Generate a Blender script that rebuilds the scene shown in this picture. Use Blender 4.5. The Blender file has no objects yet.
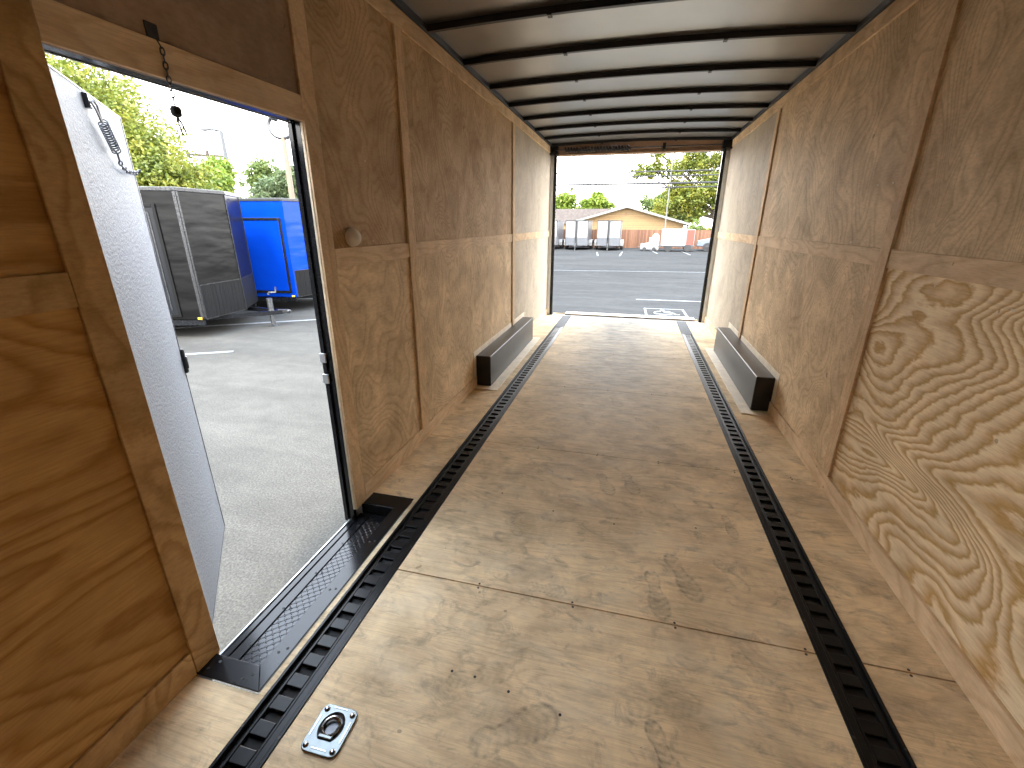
import bpy, bmesh, math, random
from mathutils import Vector, Matrix
S = bpy.context.scene
COL = S.collection
PI = math.pi
random.seed(7)

# ------------------------------------------------------------------ camera, sky, sun, exposure
S.view_settings.view_transform = 'Standard'
S.view_settings.look = 'None'
S.view_settings.gamma = 1.0
S.view_settings.use_curve_mapping = False
S.view_settings.exposure = 0.12
S.cycles.max_bounces = 16; S.cycles.diffuse_bounces = 12; S.cycles.glossy_bounces = 6

yaw, pitch, roll, FPX = -0.2518, 0.3447, 0.0024, 448.19
fw = Vector((math.sin(yaw)*math.cos(pitch), math.cos(yaw)*math.cos(pitch), -math.sin(pitch)))
rt = Vector((math.cos(yaw), -math.sin(yaw), 0)); up = rt.cross(fw)
c_, s_ = math.cos(roll), math.sin(roll)
rt, up = c_*rt + s_*up, -s_*rt + c_*up
cd = bpy.data.cameras.new('camera'); cam = bpy.data.objects.new('camera', cd); COL.objects.link(cam)
m = Matrix((rt, up, -fw)).transposed().to_4x4(); m.translation = (1.2813, 0, 1.4071)
cam.matrix_world = m
cd.sensor_fit = 'HORIZONTAL'; cd.sensor_width = 36; cd.lens = FPX/1024*36; cd.clip_start = 0.02; cd.clip_end = 500
S.camera = cam

w = bpy.data.worlds.new('sky'); S.world = w; w.use_nodes = True
nt = w.node_tree; nt.nodes.clear()
tc = nt.nodes.new('ShaderNodeTexCoord'); sx = nt.nodes.new('ShaderNodeSeparateXYZ')
rp = nt.nodes.new('ShaderNodeValToRGB'); bg = nt.nodes.new('ShaderNodeBackground'); wo = nt.nodes.new('ShaderNodeOutputWorld')
nt.links.new(tc.outputs['Generated'], sx.inputs[0]); nt.links.new(sx.outputs['Z'], rp.inputs[0])
rp.color_ramp.elements[0].position = 0.0; rp.color_ramp.elements[0].color = (1, .98, .95, 1)
rp.color_ramp.elements[1].position = 0.9; rp.color_ramp.elements[1].color = (.62, .78, 1, 1)
e = rp.color_ramp.elements.new(.3); e.color = (1, .99, .99, 1)
nt.links.new(rp.outputs[0], bg.inputs[0]); bg.inputs[1].default_value = 10.5
nt.links.new(bg.outputs[0], wo.inputs[0])

sd = bpy.data.lights.new('sun', 'SUN'); sun = bpy.data.objects.new('sun', sd); COL.objects.link(sun)
sd.energy = 7.5; sd.angle = math.radians(16); sd.color = (1, .93, .8)
sun.rotation_euler = Vector((0.01, .62, -.78)).to_track_quat('-Z', 'Y').to_euler()
sun.location = (0, -20, 30)

# ------------------------------------------------------------------ helpers
class M:
    def __init__(s): s.v = []; s.f = []; s.m = []
    def face(s, idx, mi=0): s.f.append(tuple(idx)); s.m.append(mi)
    def box(s, x0, y0, z0, x1, y1, z1, mi=0, T=None):
        n = len(s.v)
        P = [(x0,y0,z0),(x1,y0,z0),(x1,y1,z0),(x0,y1,z0),(x0,y0,z1),(x1,y0,z1),(x1,y1,z1),(x0,y1,z1)]
        if T: P = [tuple(T @ Vector(p)) for p in P]
        s.v += P
        for q in ((0,3,2,1),(4,5,6,7),(0,1,5,4),(1,2,6,5),(2,3,7,6),(3,0,4,7)): s.face([n+i for i in q], mi)
        return s
    def prism(s, poly, a, b, axis='z', mi=0, T=None):
        # poly is counter-clockwise list of 2-D points; extruded from a to b along axis
        n = len(s.v); k = len(poly)
        def P(u, v, t):
            p = {'z': (u, v, t), 'x': (t, u, v), 'y': (u, t, v)}[axis]
            return tuple(T @ Vector(p)) if T else p
        s.v += [P(u, v, a) for u, v in poly] + [P(u, v, b) for u, v in poly]
        flip = axis == 'y'
        def add(l): s.face(l[::-1] if flip else l, mi)
        add([n+i for i in range(k)][::-1]); add([n+k+i for i in range(k)])
        for i in range(k): j = (i+1) % k; add([n+i, n+j, n+k+j, n+k+i])
        return s
    def tube(s, pts, r, n=8, mi=0, closed=False, caps=True):
        pts = [Vector(p) for p in pts]; K = len(pts); rings = []
        rr = r if isinstance(r, (list, tuple)) else [r]*K
        ref = None
        for i, p in enumerate(pts):
            if closed: d = pts[(i+1) % K] - pts[i-1]
            else: d = pts[min(i+1, K-1)] - pts[max(i-1, 0)]
            d.normalize()
            if ref is None:
                ref = d.orthogonal().normalized()
            else:
                ref = (ref - d*ref.dot(d))
                ref = ref.normalized() if ref.length > 1e-6 else d.orthogonal().normalized()
            b = d.cross(ref); base = len(s.v)
            for k in range(n):
                a = 2*PI*k/n; s.v.append(tuple(p + (ref*math.cos(a) + b*math.sin(a))*rr[i]))
            rings.append(base)
        R = range(K if closed else K-1)
        for i in R:
            a, b = rings[i], rings[(i+1) % K]
            for k in range(n): s.face([a+k, a+(k+1) % n, b+(k+1) % n, b+k], mi)
        if caps and not closed:
            s.face([rings[0]+k for k in range(n)][::-1], mi); s.face([rings[-1]+k for k in range(n)], mi)
        return s
    def lathe(s, prof, n=24, c=(0, 0, 0), axis=(0, 0, 1), mi=0):
        # prof: (radius, height) pairs, closed by caps when radius is not 0
        ax = Vector(axis).normalized(); u = ax.orthogonal().normalized(); v = ax.cross(u); c = Vector(c); rings = []
        for r, h in prof:
            base = len(s.v)
            for k in range(n):
                a = 2*PI*k/n; s.v.append(tuple(c + ax*h + (u*math.cos(a)+v*math.sin(a))*max(r, 1e-4)))
            rings.append(base)
        for a, b in zip(rings, rings[1:]):
            for k in range(n): s.face([a+k, a+(k+1) % n, b+(k+1) % n, b+k], mi)
        s.face([rings[0]+k for k in range(n)][::-1], mi); s.face([rings[-1]+k for k in range(n)], mi)
        return s
    def build(s, name, mats, parent=None, bevel=0, smooth=False, seg=2):
        me = bpy.data.meshes.new(name); me.from_pydata(s.v, [], s.f)
        if not isinstance(mats, (list, tuple)): mats = [mats]
        for mm in mats: me.materials.append(mm)
        me.polygons.foreach_set('material_index', s.m)
        me.update()
        if smooth:
            me.polygons.foreach_set('use_smooth', [True]*len(me.polygons))
            try: me.set_sharp_from_angle(angle=math.radians(38))
            except Exception: pass
        o = bpy.data.objects.new(name, me); COL.objects.link(o)
        if parent: o.parent = parent
        if bevel:
            b = o.modifiers.new('bevel', 'BEVEL'); b.width = bevel; b.segments = seg; b.limit_method = 'ANGLE'
        return o

def tag(o, label=None, cat=None, group=None, kind=None):
    if label: o['label'] = label
    if cat: o['category'] = cat
    if group: o['group'] = group
    if kind: o['kind'] = kind
    return o
def thing(name, label, cat, loc=(0, 0, 0), rz=0, group=None, kind=None):
    o = bpy.data.objects.new(name, None); COL.objects.link(o); o.location = loc; o.rotation_euler = (0, 0, rz)
    o.empty_display_size = .1
    return tag(o, label, cat, group, kind)
def screws(places, rad, h, mat, parent, n=8, axis=(0, 0, 1)):
    first = None
    for p in places:
        if first is None: first = o = M().lathe([(rad, 0), (rad, h)], n, (0, 0, 0), axis).build('screw_head', mat, parent)
        else:
            o = first.copy(); COL.objects.link(o); o.parent = parent
        o.location = p
def copy_tree(o, parent=None):
    c = o.copy(); COL.objects.link(c); c.parent = parent
    for ch in list(o.children): copy_tree(ch, c)
    return c

# ------------------------------------------------------------------ materials
def newmat(name):
    m = bpy.data.materials.new(name); m.use_nodes = True
    t = m.node_tree; b = t.nodes['Principled BSDF']
    return m, t, b
def link(t, a, b): t.links.new(a, b)
def math_(t, op, a, b=None, c=None):
    n = t.nodes.new('ShaderNodeMath'); n.operation = op
    for i, x in enumerate((a, b, c)):
        if x is None: continue
        if isinstance(x, (int, float)): n.inputs[i].default_value = x
        else: t.links.new(x, n.inputs[i])
    return n.outputs[0]
def noise_(t, vec, scale, detail=3, rough=.5, dist=0.):
    n = t.nodes.new('ShaderNodeTexNoise'); n.inputs['Scale'].default_value = scale
    n.inputs['Detail'].default_value = detail; n.inputs['Roughness'].default_value = rough; n.inputs['Distortion'].default_value = dist
    t.links.new(vec, n.inputs['Vector']); return n.outputs['Fac']
def map_(t, vec, scale=(1, 1, 1), loc=(0, 0, 0), rot=(0, 0, 0)):
    n = t.nodes.new('ShaderNodeMapping'); n.inputs['Scale'].default_value = scale
    n.inputs['Location'].default_value = loc; n.inputs['Rotation'].default_value = rot
    t.links.new(vec, n.inputs['Vector']); return n.outputs[0]
def ramp_(t, fac, stops):
    n = t.nodes.new('ShaderNodeValToRGB'); cr = n.color_ramp
    cr.elements[0].position = stops[0][0]; cr.elements[0].color = (*stops[0][1], 1)
    cr.elements[1].position = stops[-1][0]; cr.elements[1].color = (*stops[-1][1], 1)
    for p, c in stops[1:-1]:
        e = cr.elements.new(p); e.color = (*c, 1)
    t.links.new(fac, n.inputs[0]); return n.outputs[0]
def mix_(t, fac, a, b, mode='MIX'):
    n = t.nodes.new('ShaderNodeMix'); n.data_type = 'RGBA'; n.blend_type = mode
    for k, x in ((0, fac), (6, a), (7, b)):
        if isinstance(x, (int, float)): n.inputs[k].default_value = x
        elif isinstance(x, tuple): n.inputs[k].default_value = (*x, 1)
        else: t.links.new(x, n.inputs[k])
    return n.outputs[2]
def bump_(t, b, h, strength=.2, dist=.01):
    n = t.nodes.new('ShaderNodeBump'); n.inputs['Strength'].default_value = strength; n.inputs['Distance'].default_value = dist
    t.links.new(h, n.inputs['Height']); t.links.new(n.outputs[0], b.inputs['Normal'])
def objco(t): return t.nodes.new('ShaderNodeTexCoord').outputs['Object']
def simple(name, col, rough=.5, metal=0., var=.08, scale=6., spec=.5, coat=0.):
    m, t, b = newmat(name)
    n = noise_(t, objco(t), scale, 4)
    lo = tuple(max(0, c*(1-var)) for c in col); hi = tuple(min(1, c*(1+var)) for c in col)
    link(t, ramp_(t, n, [(.3, lo), (.7, hi)]), b.inputs['Base Color'])
    b.inputs['Roughness'].default_value = rough; b.inputs['Metallic'].default_value = metal
    b.inputs['Specular IOR Level'].default_value = spec; b.inputs['Coat Weight'].default_value = coat
    return m

def plywood(name, axis='x', light=(.62,.43,.25), dark=(.44,.25,.11), rings=34., strength=.6, seed=0, sc=(1, 1), soft=.5, grey=.0, mottle=.35, jag=1.1):
    # axis: normal axis of the sheet; grain contours run mostly along u
    m, t, b = newmat(name); co = objco(t)
    # u = long axis, v = short axis
    if axis == 'x': s = (.15, .75*sc[0], 1.9*sc[1])
    elif axis == 'z': s = (.75*sc[0], 1.9*sc[1], .15)
    else: s = (.75*sc[0], .15, 1.9*sc[1])
    base = map_(t, co, s, (seed*3.7, seed*1.3, seed*2.1))
    n1 = noise_(t, base, 1.1, 1.5, .42, .5)
    wob = noise_(t, base, 6., 5, .62)
    k = math_(t, 'ADD', math_(t, 'MULTIPLY', n1, rings), math_(t, 'MULTIPLY', wob, jag))
    fr = math_(t, 'FRACT', k)
    band = ramp_(t, fr, [(0, (.25,.25,.25)), (.1, (0,0,0)), (soft, (.15,.15,.15)), (.86, (1,1,1)), (1, (.35,.35,.35))])
    fs = tuple(x*y for x, y in zip(s, (9, 5, 26) if axis == 'x' else ((5, 26, 9) if axis == 'z' else (5, 9, 26))))
    fib = noise_(t, map_(t, co, fs, (seed, 0, seed)), 3.2, 5, .65)
    mot = noise_(t, map_(t, co, (2.2, 2.2, 2.2), (seed*2, 5, 1)), 1.6, 5, .62, .4)
    bf = math_(t, 'MULTIPLY', band, strength)
    c = mix_(t, bf, light, dark)
    fibc = ramp_(t, fib, [(.3, (.80,.78,.76)), (.6, (1.04,1.04,1.04))])
    c = mix_(t, .8, c, fibc, 'MULTIPLY')
    motc = ramp_(t, mot, [(.3, (1-mottle, 1-mottle*1.1, 1-mottle*1.2)), (.65, (1.08,1.08,1.08))])
    c = mix_(t, 1., c, motc, 'MULTIPLY')
    knots = math_(t, 'GREATER_THAN', noise_(t, map_(t, co, (7, 7, 7), (seed+9, 2, 7)), 2.3, 1, .4), .80)
    c = mix_(t, math_(t, 'MULTIPLY', knots, .45), c, (.16,.08,.04))
    if grey: c = mix_(t, grey, c, (.5,.47,.42))
    link(t, c, b.inputs['Base Color'])
    b.inputs['Roughness'].default_value = .65; b.inputs['Specular IOR Level'].default_value = .07
    bump_(t, b, fib, .12, .004)
    return m, t, b, c, co

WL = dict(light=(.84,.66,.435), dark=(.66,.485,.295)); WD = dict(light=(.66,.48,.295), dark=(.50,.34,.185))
ply_mid = [plywood('plywood_panel_%s' % n, 'x', rings=r, strength=.85, seed=sd_, sc=q, mottle=.34, **WL)[0]
           for n, r, sd_, q in (('a', 24, 1, (1.8, .9)), ('b', 30, 4, (3.2, .8)), ('c', 24, 8, (2.4, .7)), ('d', 28, 11, (4., .7)))]
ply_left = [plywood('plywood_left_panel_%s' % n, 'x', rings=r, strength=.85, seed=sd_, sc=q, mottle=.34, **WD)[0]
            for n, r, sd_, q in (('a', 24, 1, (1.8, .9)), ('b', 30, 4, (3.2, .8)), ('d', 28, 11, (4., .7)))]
ply_rear = plywood('plywood_panel_grey', 'x', light=(.62,.52,.385), dark=(.48,.395,.28), rings=24, strength=.8, seed=8, sc=(2.4, .7), grey=.35, mottle=.3)[0]  # darker, greyer sheet tone for the rear end of both walls
ply_bold = plywood('plywood_panel_bold', 'x', light=(.96,.81,.57), dark=(.61,.38,.15), rings=33, strength=1.0, seed=5.35, sc=(.85, 1.05), soft=.32, mottle=.12, jag=1.9)[0]
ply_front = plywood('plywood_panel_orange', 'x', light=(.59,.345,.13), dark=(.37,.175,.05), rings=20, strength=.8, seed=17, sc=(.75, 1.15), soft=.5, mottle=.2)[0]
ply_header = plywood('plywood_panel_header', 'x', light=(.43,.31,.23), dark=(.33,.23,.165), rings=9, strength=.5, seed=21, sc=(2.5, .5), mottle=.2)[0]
strip_v = plywood('plywood_strip_upright', 'x', light=(.78,.59,.38), dark=(.60,.40,.215), rings=12, strength=.6, seed=31, sc=(6., .6), mottle=.2)[0]
strip_h = plywood('plywood_strip_level', 'x', light=(.82,.64,.43), dark=(.64,.44,.25), rings=14, strength=.65, seed=37, sc=(1.3, 2.2), mottle=.2)[0]
pale_board = simple('pale_board', (.88,.78,.62), .6, var=.1, scale=14)
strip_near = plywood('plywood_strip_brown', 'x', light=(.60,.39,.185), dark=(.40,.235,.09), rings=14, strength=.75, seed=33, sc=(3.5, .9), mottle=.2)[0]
ply_edge = simple('plywood_edge', (.72,.60,.44), .6, var=.12, scale=40)

floor_ply, t, b, c, co = plywood('floor_plywood', 'z', light=(.96,.77,.50), dark=(.80,.60,.37), rings=22, strength=.6, seed=43, sc=(.8, 2.0), mottle=.3)
# trodden dust: broad blotches and shoe prints
dirt = noise_(t, map_(t, co, (1.3, 2.2, 1)), 2.4, 8, .72, .6)
dm = ramp_(t, dirt, [(.5, (0,0,0)), (.75, (1,1,1))])
c = mix_(t, math_(t, 'MULTIPLY', dm, .6), c, (.27,.21,.16))
fd = noise_(t, map_(t, co, (3., 14., 1)), 3., 6, .7)
fdm = ramp_(t, fd, [(.58, (0,0,0)), (.72, (1,1,1))])
c = mix_(t, math_(t, 'MULTIPLY', fdm, .25), c, (.24,.18,.13))
sm1 = ramp_(t, noise_(t, map_(t, co, (4., 6., 1), (2, 7, 0)), 2.2, 7, .7, .8), [(.53, (0,0,0)), (.70, (1,1,1))])
c = mix_(t, math_(t, 'MULTIPLY', sm1, .55), c, (.25,.19,.14))
sm2 = ramp_(t, noise_(t, map_(t, co, (2.2, 3.4, 1), (9, 3, 0)), 2.0, 4, .6, .3), [(.5, (0,0,0)), (.72, (1,1,1))])
c = mix_(t, math_(t, 'MULTIPLY', sm2, .35), c, (.95,.84,.64))
# grey grit streaks, plus painted darkening toward the rear opening to curb its brightness
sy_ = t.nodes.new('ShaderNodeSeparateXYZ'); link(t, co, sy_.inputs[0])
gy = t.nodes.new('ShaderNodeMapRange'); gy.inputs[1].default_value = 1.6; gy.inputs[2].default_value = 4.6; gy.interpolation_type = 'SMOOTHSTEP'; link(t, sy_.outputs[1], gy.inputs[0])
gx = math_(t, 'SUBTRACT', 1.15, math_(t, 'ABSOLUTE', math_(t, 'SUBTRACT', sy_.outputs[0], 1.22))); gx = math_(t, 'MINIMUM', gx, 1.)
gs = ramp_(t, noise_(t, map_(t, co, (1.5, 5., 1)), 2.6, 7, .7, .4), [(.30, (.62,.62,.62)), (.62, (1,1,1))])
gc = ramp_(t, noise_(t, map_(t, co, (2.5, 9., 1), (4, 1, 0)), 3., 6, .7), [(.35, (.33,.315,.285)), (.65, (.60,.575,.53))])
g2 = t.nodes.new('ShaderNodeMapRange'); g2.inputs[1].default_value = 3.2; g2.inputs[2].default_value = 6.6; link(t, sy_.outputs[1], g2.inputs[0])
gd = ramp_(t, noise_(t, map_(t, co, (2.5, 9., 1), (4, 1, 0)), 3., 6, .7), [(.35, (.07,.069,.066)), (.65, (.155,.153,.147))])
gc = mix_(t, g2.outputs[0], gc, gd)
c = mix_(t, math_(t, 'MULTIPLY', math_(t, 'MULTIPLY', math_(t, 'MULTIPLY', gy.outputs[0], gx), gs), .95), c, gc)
def footprint_group():
    g = bpy.data.node_groups.new('shoe_print', 'ShaderNodeTree')
    g.interface.new_socket('Vector', in_out='INPUT', socket_type='NodeSocketVector')
    g.interface.new_socket('Place', in_out='INPUT', socket_type='NodeSocketVector')
    g.interface.new_socket('Turn', in_out='INPUT', socket_type='NodeSocketVector')
    g.interface.new_socket('Size', in_out='INPUT', socket_type='NodeSocketVector')
    g.interface.new_socket('Mask', in_out='OUTPUT', socket_type='NodeSocketFloat')
    gi = g.nodes.new('NodeGroupInput'); go = g.nodes.new('NodeGroupOutput')
    mp = g.nodes.new('ShaderNodeMapping'); mp.vector_type = 'TEXTURE'
    for a, b_ in (('Vector','Vector'), ('Place','Location'), ('Turn','Rotation'), ('Size','Scale')): g.links.new(gi.outputs[a], mp.inputs[b_])
    # local: x along the shoe -1..1, y across
    sp = g.nodes.new('ShaderNodeSeparateXYZ'); g.links.new(mp.outputs[0], sp.inputs[0])
    x, y = sp.outputs[0], sp.outputs[1]
    def ell(cx, rx, ry):
        a = math_(g, 'POWER', math_(g, 'DIVIDE', math_(g, 'SUBTRACT', x, cx), rx), 2)
        b2 = math_(g, 'POWER', math_(g, 'DIVIDE', y, ry), 2)
        return math_(g, 'SQRT', math_(g, 'ADD', a, b2))
    d1 = ell(.36, .64, .36); d2 = ell(-.6, .40, .28); d3 = ell(-.15, .5, .22); d2 = math_(g, 'MINIMUM', d2, d3); d = math_(g, 'MINIMUM', d1, d2)
    mr = g.nodes.new('ShaderNodeMapRange'); mr.inputs[1].default_value = 1.; mr.inputs[2].default_value = .8
    g.links.new(d, mr.inputs[0])
    mr.inputs[3].default_value = 0; mr.inputs[4].default_value = 1
    inn = g.nodes.new('ShaderNodeMapRange'); inn.inputs[1].default_value = .62; inn.inputs[2].default_value = .9
    g.links.new(d, inn.inputs[0]); inn.inputs[3].default_value = .42; inn.inputs[4].default_value = 1.
    tr = math_(g, 'SINE', math_(g, 'ADD', math_(g, 'MULTIPLY', x, 30), math_(g, 'MULTIPLY', math_(g, 'ABSOLUTE', y), 20)))
    tr = math_(g, 'MULTIPLY_ADD', tr, .28, .75)
    nz = noise_(g, gi.outputs['Vector'], 14., 5, .75)
    nr = g.nodes.new('ShaderNodeMapRange'); nr.inputs[1].default_value = .34; nr.inputs[2].default_value = .62
    g.links.new(nz, nr.inputs[0])
    o = math_(g, 'MULTIPLY', math_(g, 'MULTIPLY', math_(g, 'MULTIPLY', mr.outputs[0], inn.outputs[0]), tr), nr.outputs[0])
    g.links.new(o, go.inputs[0]); return g
FG = footprint_group(); tot = None
for (fx, fy, ln, ang, st, wd) in (
        (1.246,2.289,.25,-70,.7,1), (1.384,2.332,.25,-73,.7,1), (1.495,1.516,.28,-81,.85,.9), (1.607,1.641,.30,-68,.85,.9), (1.072,.876,.30,35,.9,1.1),
        (1.498,.90,.24,-66,1.,.9), (.92,1.01,.24,25,.6,1), (1.863,2.05,.2,-83,.8,.8), (1.807,1.70,.22,-60,.6,.9), (1.81,1.22,.24,-55,.5,1), (1.50,1.06,.26,20,.5,1),
        (.854,2.372,.20,-30,.55,1), (1.532,2.19,.2,-20,.5,1), (1.06,1.43,.18,0,.5,1.2), (.834,1.78,.16,-48,.5,1), (1.068,3.163,.22,-68,.5,1),
        (1.256,3.604,.28,-75,.5,1), (1.5,3.2,.25,-48,.5,1), (.9,3.4,.26,30,.4,1), (1.7,2.9,.27,-40,.4,1), (1.4,4.2,.28,60,.35,1), (.8,4.4,.28,-80,.35,1), (1.8,4.0,.28,-100,.35,1),
        (2.28,1.85,.26,-32,.6,.4), (2.33,1.12,.3,-60,.4,.3)):
    n = t.nodes.new('ShaderNodeGroup'); n.node_tree = FG; link(t, co, n.inputs['Vector'])
    n.inputs['Place'].default_value = (fx, fy, 0); n.inputs['Turn'].default_value = (0, 0, math.radians(ang)); n.inputs['Size'].default_value = (ln/2, ln/2*wd, 1)
    x = math_(t, 'MULTIPLY', n.outputs[0], st)
    tot = x if tot is None else math_(t, 'MAXIMUM', tot, x)
c = mix_(t, math_(t, 'MULTIPLY', tot, .95), c, (.13,.095,.07))
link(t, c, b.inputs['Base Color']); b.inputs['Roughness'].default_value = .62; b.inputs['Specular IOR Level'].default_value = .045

black_metal = simple('black_powder_coat', (.009,.0095,.011), .17, 0, .25, 30, spec=.32)
track_metal = simple('black_track_paint', (.008,.0085,.0095), .36, 0, .3, 40, spec=.2)
worn_metal = simple('worn_grey_plate', (.02,.023,.026), .6, .0, .4, 20, spec=.15)
gap_dark = simple('dark_gap', (.012,.011,.01), .8, 0, .1)
box_steel = simple('brushed_black_steel', (.016,.017,.019), .3, .1, .35, 9, spec=.5)
rust_black = simple('roof_bow_black', (.010,.010,.012), .5, 0, .2)
aluminium = simple('pale_aluminium', (.62,.63,.63), .35, .85, .08, 12)
zinc = simple('zinc_plating', (.15,.163,.16), .3, .85, .12, 30)
chrome = simple('bright_steel', (.3,.3,.3), .22, 1., .1, 30)
dark_steel = simple('dark_steel', (.10,.10,.105), .35, .8, .2, 30)
rubber = simple('black_rubber', (.02,.02,.02), .7, 0, .2)
trim_metal = simple('dull_trim_metal', (.055,.056,.058), .35, .85, .7, 60)
white_paint = simple('white_gloss_sheet', (.3,.3,.31), .35, 0, .04, 2)
screw_m = simple('screw_head_dark', (.05,.04,.035), .5, .3, .2)
screw_w = simple('screw_head_bright', (.85,.85,.83), .4, .2, .1)

def galv():
    m, t, b = newmat('galvanised_roof_sheet'); co = objco(t)
    n = noise_(t, map_(t, co, (40, 3, 3)), 2., 4, .6)
    n2 = noise_(t, co, 1.2, 4, .6)
    link(t, ramp_(t, n2, [(.3, (.30,.295,.285)), (.7, (.38,.37,.36))]), b.inputs['Base Color'])
    b.inputs['Metallic'].default_value = .85; b.inputs['Roughness'].default_value = .33
    bump_(t, b, n, .05, .002); return m
roof_m = galv()

def pebble():
    m, t, b = newmat('white_pebbled_sheet'); co = objco(t)
    n = noise_(t, co, 95, 3, .55); n2 = noise_(t, co, 240, 2, .5)
    h = math_(t, 'ADD', n, math_(t, 'MULTIPLY', n2, .5))
    link(t, ramp_(t, n, [(.35, (.265,.275,.29)), (.65, (.32,.33,.347))]), b.inputs['Base Color'])
    b.inputs['Roughness'].default_value = .5; b.inputs['Specular IOR Level'].default_value = .12; bump_(t, b, h, .5, .006); return m
door_white = pebble()

def diamond(name, base, rough=.25, scale=22., hgt=.6):
    m, t, b = newmat(name); co = objco(t)
    sp = t.nodes.new('ShaderNodeSeparateXYZ'); link(t, co, sp.inputs[0])
    def lug(ax, ay):
        # diagonal raised lugs on a checker
        u = math_(t, 'MULTIPLY', math_(t, 'ADD', sp.outputs[0], sp.outputs[1]), scale)
        v = math_(t, 'MULTIPLY', math_(t, 'SUBTRACT', sp.outputs[0], sp.outputs[1]), scale)
        if ax: u = math_(t, 'ADD', u, .5); v = math_(t, 'ADD', v, .0)
        fu = math_(t, 'ABSOLUTE', math_(t, 'SUBTRACT', math_(t, 'FRACT', u), .5))
        fv = math_(t, 'ABSOLUTE', math_(t, 'SUBTRACT', math_(t, 'FRACT', v), .5))
        if ax: fu, fv = fv, fu
        d = math_(t, 'SQRT', math_(t, 'ADD', math_(t, 'POWER', math_(t, 'DIVIDE', fu, .42), 2), math_(t, 'POWER', math_(t, 'DIVIDE', fv, .12), 2)))
        n = t.nodes.new('ShaderNodeMapRange'); n.inputs[1].default_value = 1.; n.inputs[2].default_value = .5
        link(t, d, n.inputs[0]); return n.outputs[0]
    h = math_(t, 'MAXIMUM', lug(0, 0), lug(1, 0))
    link(t, ramp_(t, noise_(t, co, 9, 4), [(.3, tuple(x*.8 for x in base)), (.7, base)]), b.inputs['Base Color'])
    b.inputs['Roughness'].default_value = rough; b.inputs['Metallic'].default_value = 0 if 'guard' in name else .3; b.inputs['Specular IOR Level'].default_value = .12 if 'guard' in name else .5
    bump_(t, b, h, hgt, .01); return m
tread = diamond('black_diamond_plate', (.02,.021,.024), .16, 30., .6)
guard_black = diamond('black_stone_guard', (.007,.007,.0075), .45, 14., .6)
guard_grey = diamond('bright_stone_guard', (.115,.12,.13), .3, 14., .6)

GZ_ = -.6
def asphalt():
    m, t, b = newmat('asphalt'); co = objco(t)
    big = noise_(t, map_(t, co, (.25, .7, 1)), .8, 6, .6, .5)
    mid = noise_(t, co, 3.5, 6, .7); fine = noise_(t, co, 70, 4, .75)
    v = t.nodes.new('ShaderNodeTexVoronoi'); v.inputs['Scale'].default_value = 75; link(t, co, v.inputs['Vector'])
    c = ramp_(t, big, [(.3, (.058,.0575,.057)), (.7, (.078,.077,.0755))])
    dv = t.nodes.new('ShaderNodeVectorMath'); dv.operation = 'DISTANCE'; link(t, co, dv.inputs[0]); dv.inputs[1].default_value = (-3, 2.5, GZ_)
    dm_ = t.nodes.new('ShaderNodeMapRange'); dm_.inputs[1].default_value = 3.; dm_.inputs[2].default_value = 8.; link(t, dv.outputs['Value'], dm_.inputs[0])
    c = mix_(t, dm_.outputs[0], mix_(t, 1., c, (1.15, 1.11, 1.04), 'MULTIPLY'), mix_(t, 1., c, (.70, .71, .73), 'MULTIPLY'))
    stk = ramp_(t, noise_(t, map_(t, co, (.35, 1.6, 1), (3, 1, 0)), 1.2, 7, .7, .8), [(.3, (.74,.74,.75)), (.68, (1.22,1.22,1.22))]); c = mix_(t, .5, c, stk, 'MULTIPLY')
    c = mix_(t, .6, c, ramp_(t, mid, [(.3, (.78,.78,.78)), (.7, (1.12,1.11,1.08))]), 'MULTIPLY')
    c = mix_(t, .8, c, ramp_(t, fine, [(.36, (.55,.54,.52)), (.64, (1.38,1.36,1.3))]), 'MULTIPLY')
    cr = noise_(t, map_(t, co, (.7, .9, 1)), .55, 3, .5, 1.6)
    crk = math_(t, 'LESS_THAN', math_(t, 'ABSOLUTE', math_(t, 'SUBTRACT', cr, .5)), .0012)
    c = mix_(t, math_(t, 'MULTIPLY', crk, .12), c, (.03,.03,.03))
    link(t, c, b.inputs['Base Color']); b.inputs['Roughness'].default_value = .95; b.inputs['Specular IOR Level'].default_value = .0
    bump_(t, b, fine, .35, .01); return m
asph = asphalt()
line_w = simple('worn_white_road_paint', (.13,.135,.14), .7, 0, .35, 9)

# ------------------------------------------------------------------ trailer shell
W = 2.44; H = 2.446; Y0 = -1.35; YR = 7.25; TZ0 = 2.36; BB = .095
D1, D2, DZ = .868, 1.712, 1.775
T0, T1 = .279, .418
s1 = 1.378; seams = [s1 - 1.2192*2, s1 - 1.2192, s1, 2.625, 3.845, 5.06, 6.28]

# floor: sheets with narrow joints between, tracks let in
f = M(); g = .0032
ys = [Y0] + seams + [YR-.07]
for i in range(len(ys)-1):
    a, b_ = ys[i]+g, ys[i+1]-g
    f.box(T1+.002, a, -.02, W-T1-.002, b_, 0, 0)
    f.box(W-T0+.002, a, -.02, W, b_, 0, 0)
for a, b_ in ((Y0, .775), (1.872, s1+1.247), (2.625, 3.845), (3.845, 5.06), (5.06, 6.28), (6.28, YR-.07)):
    f.box(0, a+g, -.02, T0-.002, b_-g, 0, 0)
f.box(.256, .7728, -.02, T0-.002, 1.8742, 0, 0)
f.box(-.02, Y0, -.07, W+.02, .775, -.0205, 1); f.box(.256, .775, -.07, W+.02, 1.872, -.0205, 1); f.box(-.02, 1.872, -.07, W+.02, YR, -.0205, 1)
floor = tag(f.build('floor', [floor_ply, gap_dark]), 'light plywood trailer floor marked with grey shoe prints', None, None, 'structure')
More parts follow.
